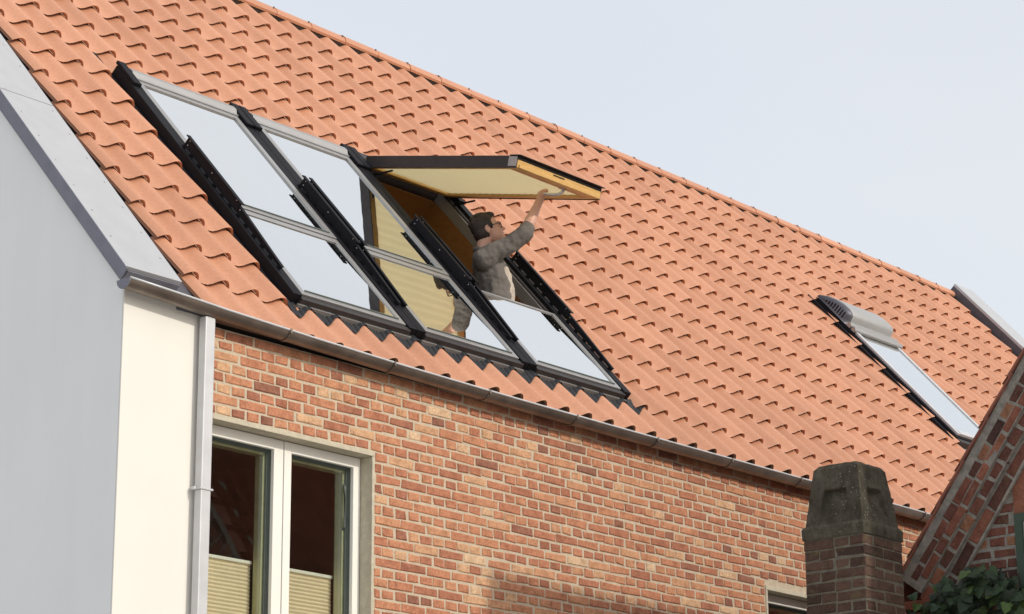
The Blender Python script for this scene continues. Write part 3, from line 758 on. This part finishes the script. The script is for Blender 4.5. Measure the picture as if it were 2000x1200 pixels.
# roof of the neighbour with clay tiles (its rolls show in the window glass opposite)
def old_tile_slope(side):
    m = MB(); dx = .21; X = np.arange(GX - .09, GX + 9, .03); rows = []
    nrow = int(RIDGE / .31) + 1
    for r_ in range(nrow):
        for e_ in (0, 1):
            al = (r_ + e_) * .31 - .12; up_ = .03 * (1 - e_)
            al = min(al, RIDGE)
            row = []
            for x in X:
                zz = .02 * math.sin((x - GX) / dx * 2 * math.pi) + up_ - .09
                p = A0 + dv * al - pv_ * (-zz)
                p = Vector((x, p.y, p.z)) + Vector((0, 0, 0))
                p = Vector((x, 0, 0)) + A0 + dv * al + (-pv_) * (zz + .155)
                if side: p = Vector((p.x, 2 * yr - p.y, p.z))
                row.append(p - ob)
            rows.append(row)
    n_ = len(X)
    fs = [((j*n_+i_, j*n_+i_+1, (j+1)*n_+i_+1, (j+1)*n_+i_) if not side else (j*n_+i_, (j+1)*n_+i_, (j+1)*n_+i_+1, j*n_+i_+1)) for j in range(len(rows) - 1) for i_ in range(n_ - 1)]
    m.add([v for r_ in rows for v in r_], fs, True); return m
n = N('old_clay_roof'); c = n.ramp(n.noise(3, 6, .7), [(.3, (.16, .06, .045)), (.7, (.30, .11, .07))])
n.set(c, .85); M['old_tile'] = n.m
for s_ in (0, 1): old_tile_slope(s_).build('roof_slope', M['old_tile'], nb_)
# tile ends along the verge
ve = MB()
for r_ in range(int(RIDGE / .31) + 1):
    a0 = r_ * .31 - .06; m_ = MB()
    c = [vp(X, a, p) for X in (3.325, 3.46) for (a, p) in ((a0, -.082), (a0 + .34, -.066), (a0 + .34, -.056), (a0, -.066))]
    m_.add(c, [(0,3,2,1),(4,5,6,7),(0,1,5,4),(1,2,6,5),(2,3,7,6),(3,0,4,7)])
    m_.build('verge_tile', M['old_tile'], nb_)
# green window and its little soldier arch
gf = frame4(MB(), gw[0], gw[1], gw[2], gw[3] - .33, 0, .05, .05)
gf.v = [(GX - .010 + y - ob.x, x - ob.y, z) for x, y, z in gf.v]; gwn = gf.build('gable_window', M['green'], nb_)
MB().box(GX - .002 - ob.x, GX + .003 - ob.x, gw[0] + .05 - ob.y, gw[1] - .05 - ob.y, gw[2] + .05, gw[3] - .38).build('pane', M['glass_wall'], gwn)
MB().box(GX - .006 - ob.x, GX + .1 - ob.x, gw[0] - .02 - ob.y, gw[1] + .05 - ob.y, gw[3] + .022, gw[3] + .040).build('lintel_plate', M['zinc_dark'], gwn)

MB().box(GX - .003 - ob.x, GX + .06 - ob.x, gw[0] - ob.y, gw[1] + .002 - ob.y, gw[3] - .33, gw[3] + .02).build('lintel_board', M['old_obj'], gwn)

# ------------------------------------------------------------------ ivy
lv_n = N('ivy_leaf'); r = lv_n.rnd('obj')
c = lv_n.ramp(r, [(0, (.010, .020, .009)), (.7, (.020, .040, .014)), (1, (.06, .10, .022))]); lv_n.set(c, .5, 0, .3); M['ivy'] = lv_n.m
M['stem'] = plain('ivy_stem', (.09, .06, .035), .9)
iv = tag(empty('ivy', (3.25, -3.05, 0)), 'dark glossy ivy climbing the old gable wall', 'plant')
def leaf_mesh(seed):
    rr_ = random.Random(seed); out_ = [(0, 0), (.32, -.18), (.62, .02), (.42, .30), (.40, .55), (0, 1.05), (-.40, .55), (-.42, .30), (-.62, .02), (-.32, -.18)]
    m = MB(); vs = [(0, .38, .05)] + [(x * rr_.uniform(.9, 1.1), y, -.10 * abs(x) - .12 * max(0, y - .5) + rr_.uniform(-.03, .03)) for x, y in out_]
    return m.add(vs, [(0, i_ + 1, (i_ + 1) % 10 + 1) for i_ in range(10)])
lm_ = []
for k in range(4):
    m = leaf_mesh(k).mesh('leaf'); m.materials.append(M['ivy']); lm_.append(m)
stm = MB(); io = Vector(iv.location)
for k in range(7):
    y = -.28 + .09 * k + random.uniform(-.03, .03); p = []
    for i_ in range(8): p.append((.10 + random.uniform(-.02, .02), y + random.uniform(-.03, .03), 3.2 + (.95 - .22 * abs(y)) * i_ / 7))
    stm.sweep(p, .006, 5)
stm.build('stem', M['stem'], iv)
for k in range(290):
    y = random.uniform(-.42, .36); top = 4.17 - .45 * max(0, y + .02) ** 1.0 * 1.4 - 1.1 * max(0, -y - .10) ** 1.2 + random.gauss(0, .03)
    z = top - abs(random.gauss(0, .22)); x = random.uniform(-.16, .12)
    s_ = random.uniform(.05, .085)
    o = bpy.data.objects.new('leaf', random.choice(lm_)); o.location = (x, y, z)
    nd = Vector((-1, random.uniform(-.7, .3), random.uniform(-.1, 1.0))).normalized()
    q = nd.to_track_quat('Z', 'Y') @ Quaternion((0, 0, 1), random.uniform(1.9, 4.4)); o.rotation_euler = q.to_euler(); o.scale = (s_, s_, s_); link(o, iv)

# ------------------------------------------------------------------ person in the open window
HC = Vector((3.48144, 1.02, 1.82804 + ZO)); FF = Vector((.72199, -.69191, 0)); LL = Vector((.69191, .72199, 0))
FLOOR = .17 + ZO; HZ = HC.z - FLOOR
per = empty('person', (HC.x, HC.y, FLOOR)); per.rotation_euler = (0, 0, math.atan2(FF.y, FF.x))
tag(per, 'person in grey shirt and glasses leaning out, holding up the open roof window', 'person')
def H(f, l, z): return (f, l, z + HZ)                  # offsets from the centre of the head
def limb_mesh(verts, edges, radii):
    """tapered limbs as overlapping rounded sections; fused into one surface afterwards"""
    m = MB()
    for i_, j_ in edges:
        p, q = Vector(verts[i_]), Vector(verts[j_]); L_ = (q - p).length
        ra, rb = [Vector((r_, r_, r_)) if not hasattr(r_, '__len__') else Vector((r_[0], r_[1], min(r_))) for r_ in (radii[i_], radii[j_])]
        st_ = max(3, int(L_ / .018))
        for k in range(st_ + 1):
            t = k / st_; ellipsoid(m, p.lerp(q, t), tuple(ra.lerp(rb, t)), 14, 8)
    return m
def ellipsoid(m, c, r, seg=20, rings=12, rotm=None):
    vs = []; fs = []
    for i_ in range(rings + 1):
        t = math.pi * i_ / rings
        for k in range(seg):
            p = 2 * math.pi * k / seg; v = Vector((r[0] * math.sin(t) * math.cos(p), r[1] * math.sin(t) * math.sin(p), r[2] * math.cos(t)))
            if rotm: v = rotm @ v
            vs.append(v + Vector(c))
    for i_ in range(rings):
        for k in range(seg): fs.append((i_*seg+k, (i_+1)*seg+k, (i_+1)*seg+(k+1)%seg, i_*seg+(k+1)%seg))
    return m.add(vs, fs, True)
def fuse(name, objs, mbs, mat, voxel, parent, smooth=6, disp=0, dsize=.05, mid=.5):
    """join pieces into one continuous surface"""
    bpy.context.view_layer.update(); dg = bpy.context.evaluated_depsgraph_get(); bm = bmesh.new()
    for o in objs:
        ev = o.evaluated_get(dg); me = ev.to_mesh(); bm.from_mesh(me); ev.to_mesh_clear()
    me = bpy.data.meshes.new(name)
    for mb in mbs:
        t = mb.mesh('tmp'); bm.from_mesh(t); bpy.data.meshes.remove(t)
    bm.to_mesh(me); bm.free()
    for o in objs: bpy.data.objects.remove(o)
    o = bpy.data.objects.new(name, me); col.objects.link(o)
    r_ = o.modifiers.new('fuse', 'REMESH'); r_.mode = 'VOXEL'; r_.voxel_size = voxel; r_.use_smooth_shade = True
    s_ = o.modifiers.new('smooth', 'SMOOTH'); s_.factor = .5; s_.iterations = smooth
    if disp:
        tx = bpy.data.textures.new(name + '_folds', 'CLOUDS'); tx.noise_scale = dsize
        d_ = o.modifiers.new('folds', 'DISPLACE'); d_.texture = tx; d_.strength = disp; d_.mid_level = mid
    bpy.context.view_layer.update(); dg = bpy.context.evaluated_depsgraph_get()
    nm = bpy.data.meshes.new_from_object(o.evaluated_get(dg)); bpy.data.objects.remove(o); bpy.data.meshes.remove(me)
    nm.name = name; nm.materials.clear(); nm.materials.append(mat)
    for p in nm.polygons: p.use_smooth = True
    o = bpy.data.objects.new(name, nm); return link(o, parent)
M['skin'] = plain('skin', (.58, .33, .24), .5, 0, .08, 18); M['hair'] = plain('dark_brown_hair', (.028, .017, .012), .55, 0, .3, 60, .6)
n = N('grey_shirt'); f2 = n.noise(40, 4, .6); n.set(n.ramp(f2, [(.3, (.140, .126, .115)), (.7, (.158, .143, .130))]), .92, 0, .1); n.bump(n.noise(60, 3, .5), .15, .004); M['shirt'] = n.m; M['trousers'] = plain('dark_trousers', (.05, .05, .06), .9)
M['spec'] = plain('glasses_frame', (.02, .018, .018), .3)
sR, eR, wR, hR = (-.05, -.165, -.275), (.245, -.20, -.110), (.358, -.135, .150), (.395, -.118, .236)
sL, eL, wL, hL = (-.02, .185, -.27), (-.02, .25, -.54), (.05, .25, -.76), (.07, .24, -.83)
V = [(.05,0,-.78),(.055,0,-.60),(.03,0,-.42),(.0,0,-.27),(-.035,0,-.17),(-.025,0,-.08),
     sR,((sR[0]+eR[0])/2,(sR[1]+eR[1])/2,(sR[2]+eR[2])/2-.01),eR,((eR[0]+wR[0])/2,(eR[1]+wR[1])/2,(eR[2]+wR[2])/2),wR,hR,
     sL,eL,wL,hL,(.05,-.10,-.88),(.07,-.11,-1.25),(.03,-.11,-1.60),(.05,.10,-.88),(.07,.11,-1.25),(.03,.11,-1.60),(.16,-.12,-1.63),(.16,.12,-1.63)]
ED = [(0,1),(1,2),(2,3),(3,4),(4,5),(3,6),(6,7),(7,8),(8,9),(9,10),(10,11),(3,12),(12,13),(13,14),(14,15),(0,16),(16,17),(17,18),(18,22),(0,19),(19,20),(20,21),(21,23)]
RA = [(.11,.13),(.095,.11),(.10,.13),(.085,.12),.056,.056,.05,.042,.040,.046,.033,.031,.05,.036,.03,.03,.085,.058,.042,.085,.058,.042,.035,.035]
body = limb_mesh([H(*v) for v in V], ED, RA)
hm = MB(); tilt = Matrix.Rotation(R(-19), 3, 'Y')
def T(x, y, z): v = tilt @ Vector((x, y, z)); return H(v.x, v.y, v.z)
ellipsoid(hm, T(-.012, 0, .030), (.100, .076, .100), rotm=tilt); ellipsoid(hm, T(.040, 0, -.030), (.066, .058, .085), rotm=tilt)
ellipsoid(hm, T(.072, 0, -.085), (.034, .034, .028), rotm=tilt); ellipsoid(hm, T(.112, 0, -.022), (.022, .013, .016), rotm=tilt); ellipsoid(hm, T(.102, 0, .002), (.014, .011, .030), rotm=tilt)
ellipsoid(hm, T(.098, 0, -.058), (.013, .024, .008), rotm=tilt); ellipsoid(hm, T(.096, 0, -.070), (.012, .021, .008), rotm=tilt)
ellipsoid(hm, T(.090, 0, .030), (.016, .052, .012), rotm=tilt)
for sy in (-1, 1):
    ellipsoid(hm, T(-.012, sy * .077, -.012), (.020, .010, .033), rotm=tilt); ellipsoid(hm, T(.055, sy * .038, -.02), (.03, .022, .022), rotm=tilt)
# right hand: palm and five curled fingers round the handle
dF = (Vector(hR) - Vector(wR)).normalized(); pal = Vector(hR) + dF * .035
ax = Vector((.60, .35, .35)).normalized(); gx = ax.cross(dF).normalized()
ellipsoid(hm, H(*(Vector(hR) + dF * .012)), (.034, .030, .050), rotm=dF.to_track_quat('Z', 'Y').to_matrix())
for k, (ln, rd) in enumerate(((.9, .0095), (1.05, .0100), (1.0, .0095), (.8, .0085))):
    b0 = pal + ax * (-.030 + .0205 * k); pts = [b0 - dF * .02 + gx * .012, b0 + dF * .018 * ln + gx * .016, b0 + dF * .036 * ln - gx * .004, b0 + dF * .028 * ln - gx * .028, b0 + dF * .004 - gx * .030]
    hm.sweep([H(*p) for p in pts], [rd * 1.1, rd * 1.05, rd, rd * .92, rd * .8], 8)
tb = Vector(hR) - gx * .02 + ax * .02; hm.sweep([H(*p) for p in (tb - dF * .01, tb + ax * .022 + dF * .018 - gx * .008, tb + ax * .03 + dF * .042 - gx * .004)], [.013, .0115, .009], 8)
bo = fuse('body', [], [body, hm], M['skin'], .0055, per, 4)
# left hand fingers stay inside the room; hair, glasses and clothes are children of the person
ha = MB(); ellipsoid(ha, T(-.030, 0, .046), (.100, .085, .095), rotm=tilt); ellipsoid(ha, T(-.050, 0, -.015), (.070, .076, .075), rotm=tilt)
ellipsoid(ha, T(.030, 0, .105), (.058, .058, .032), rotm=tilt)
for k in range(110):
    a = random.uniform(0, 6.28); e_ = random.uniform(.25, 1.5); v = Vector((-.030 + .097 * math.cos(a) * math.cos(e_), .083 * math.sin(a) * math.cos(e_), .046 + .094 * math.sin(e_)))
    if v.x > .045 and v.z < .08: continue
    ellipsoid(ha, T(*v), (.018, .012, .012), 8, 6)
for sy in (-1, 1): ellipsoid(ha, T(.022, sy * .070, .018), (.016, .012, .034), rotm=tilt)
fuse('hair', [], [ha], M['hair'], .006, per, 3, .006, .012)
gl = MB()
for sy in (-1, 1):
    cx, cy, cz_ = .104, sy * .034, .004; ring_ = [T(cx - .006 * (abs(math.cos(t)) if math.cos(t) * sy > 0 else 0), cy + .027 * math.cos(t), cz_ + .020 * math.sin(t)) for t in np.linspace(0, 2 * math.pi, 15)]
    gl.sweep(ring_, .0032, 6); gl.sweep([T(.098, sy * .062, .012), T(.05, sy * .078, .010), T(-.01, sy * .083, .006)], .0032, 6)
gl.sweep([T(.108, -.010, .008), T(.110, 0, .012), T(.108, .010, .008)], .003, 6)
gl.build('glasses', M['spec'], per)
lens = MB()
for sy in (-1, 1): lens.add([T(.104 - .004, sy * .034 + .024 * math.cos(t), .004 + .018 * math.sin(t)) for t in np.linspace(0, 2 * math.pi, 13)[:-1]], [tuple(range(12))])
lens.build('lens', M['glass_wall'], per)
mE = lambda a, b, t: tuple(a[i_] + (b[i_] - a[i_]) * t for i_ in range(3))
SV = [(.055,0,-.74),(.062,0,-.60),(.035,0,-.42),(.0,0,-.27),(-.035,0,-.20),sR,mE(sR,eR,.5),mE(sR,eR,.86),mE(eR,wR,.10),mE(eR,wR,.24),sL,mE(sL,eL,.5),eL]
SE = [(0,1),(1,2),(2,3),(3,4),(3,5),(5,6),(6,7),(7,8),(8,9),(3,10),(10,11),(11,12)]
SR = [(.15,.17),(.135,.150),(.132,.165),(.114,.152),.072,.080,.066,.064,.066,.060,.075,.062,.058]
shirt = limb_mesh([H(*v) for v in SV], SE, SR)
fuse('shirt', [], [shirt], M['shirt'], .0065, per, 3, .040, .10, .40)
cf = MB(); c0 = Vector(mE(eR, wR, .20)); c1 = Vector(mE(eR, wR, .34)); cf.sweep([H(*c0), H(*(c0 + (c1 - c0) * .3)), H(*(c0 + (c1 - c0) * .8)), H(*c1)], [.052, .060, .058, .049], 14)
fuse('cuff', [], [cf], M['shirt'], .006, per, 2, .010, .05)
TV = [(.05,0,-.76),(.05,-.10,-.88),(.07,-.11,-1.25),(.03,-.11,-1.585),(.05,.10,-.88),(.07,.11,-1.25),(.03,.11,-1.585)]
tr_ = limb_mesh([H(*v) for v in TV], [(0,1),(1,2),(2,3),(0,4),(4,5),(5,6)], [(.145,.165),.10,.075,.062,.10,.075,.062])
fuse('trousers', [], [tr_], M['trousers'], .012, per, 4, .015, .08)

co_ = MB(); co_.sweep([H(*p) for p in ((-.085, -.045, -.165), (-.03, -.085, -.185), (.035, -.075, -.215), (.06, -.03, -.245))], [.020, .022, .020, .014], 10)
co_.sweep([H(*p) for p in ((-.085, -.045, -.165), (-.10, 0, -.155), (-.085, .045, -.165), (-.03, .085, -.185), (.035, .075, -.215), (.06, .03, -.245))], [.020, .020, .020, .022, .020, .014], 10)
fuse('collar', [], [co_], M['shirt'], .006, per, 3)

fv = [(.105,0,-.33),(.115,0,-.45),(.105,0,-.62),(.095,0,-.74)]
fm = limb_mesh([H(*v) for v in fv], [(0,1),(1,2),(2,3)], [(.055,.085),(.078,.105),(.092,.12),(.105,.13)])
M['sunlit_front'] = plain('sunlit_shirt_front', (.46, .40, .335), .92, 0, .05, 30, .2)  # sunlit part of the grey shirt, its brightness put into the colour
fuse('sunlit_front', [], [fm], M['sunlit_front'], .0065, per, 3, .030, .06, .40)
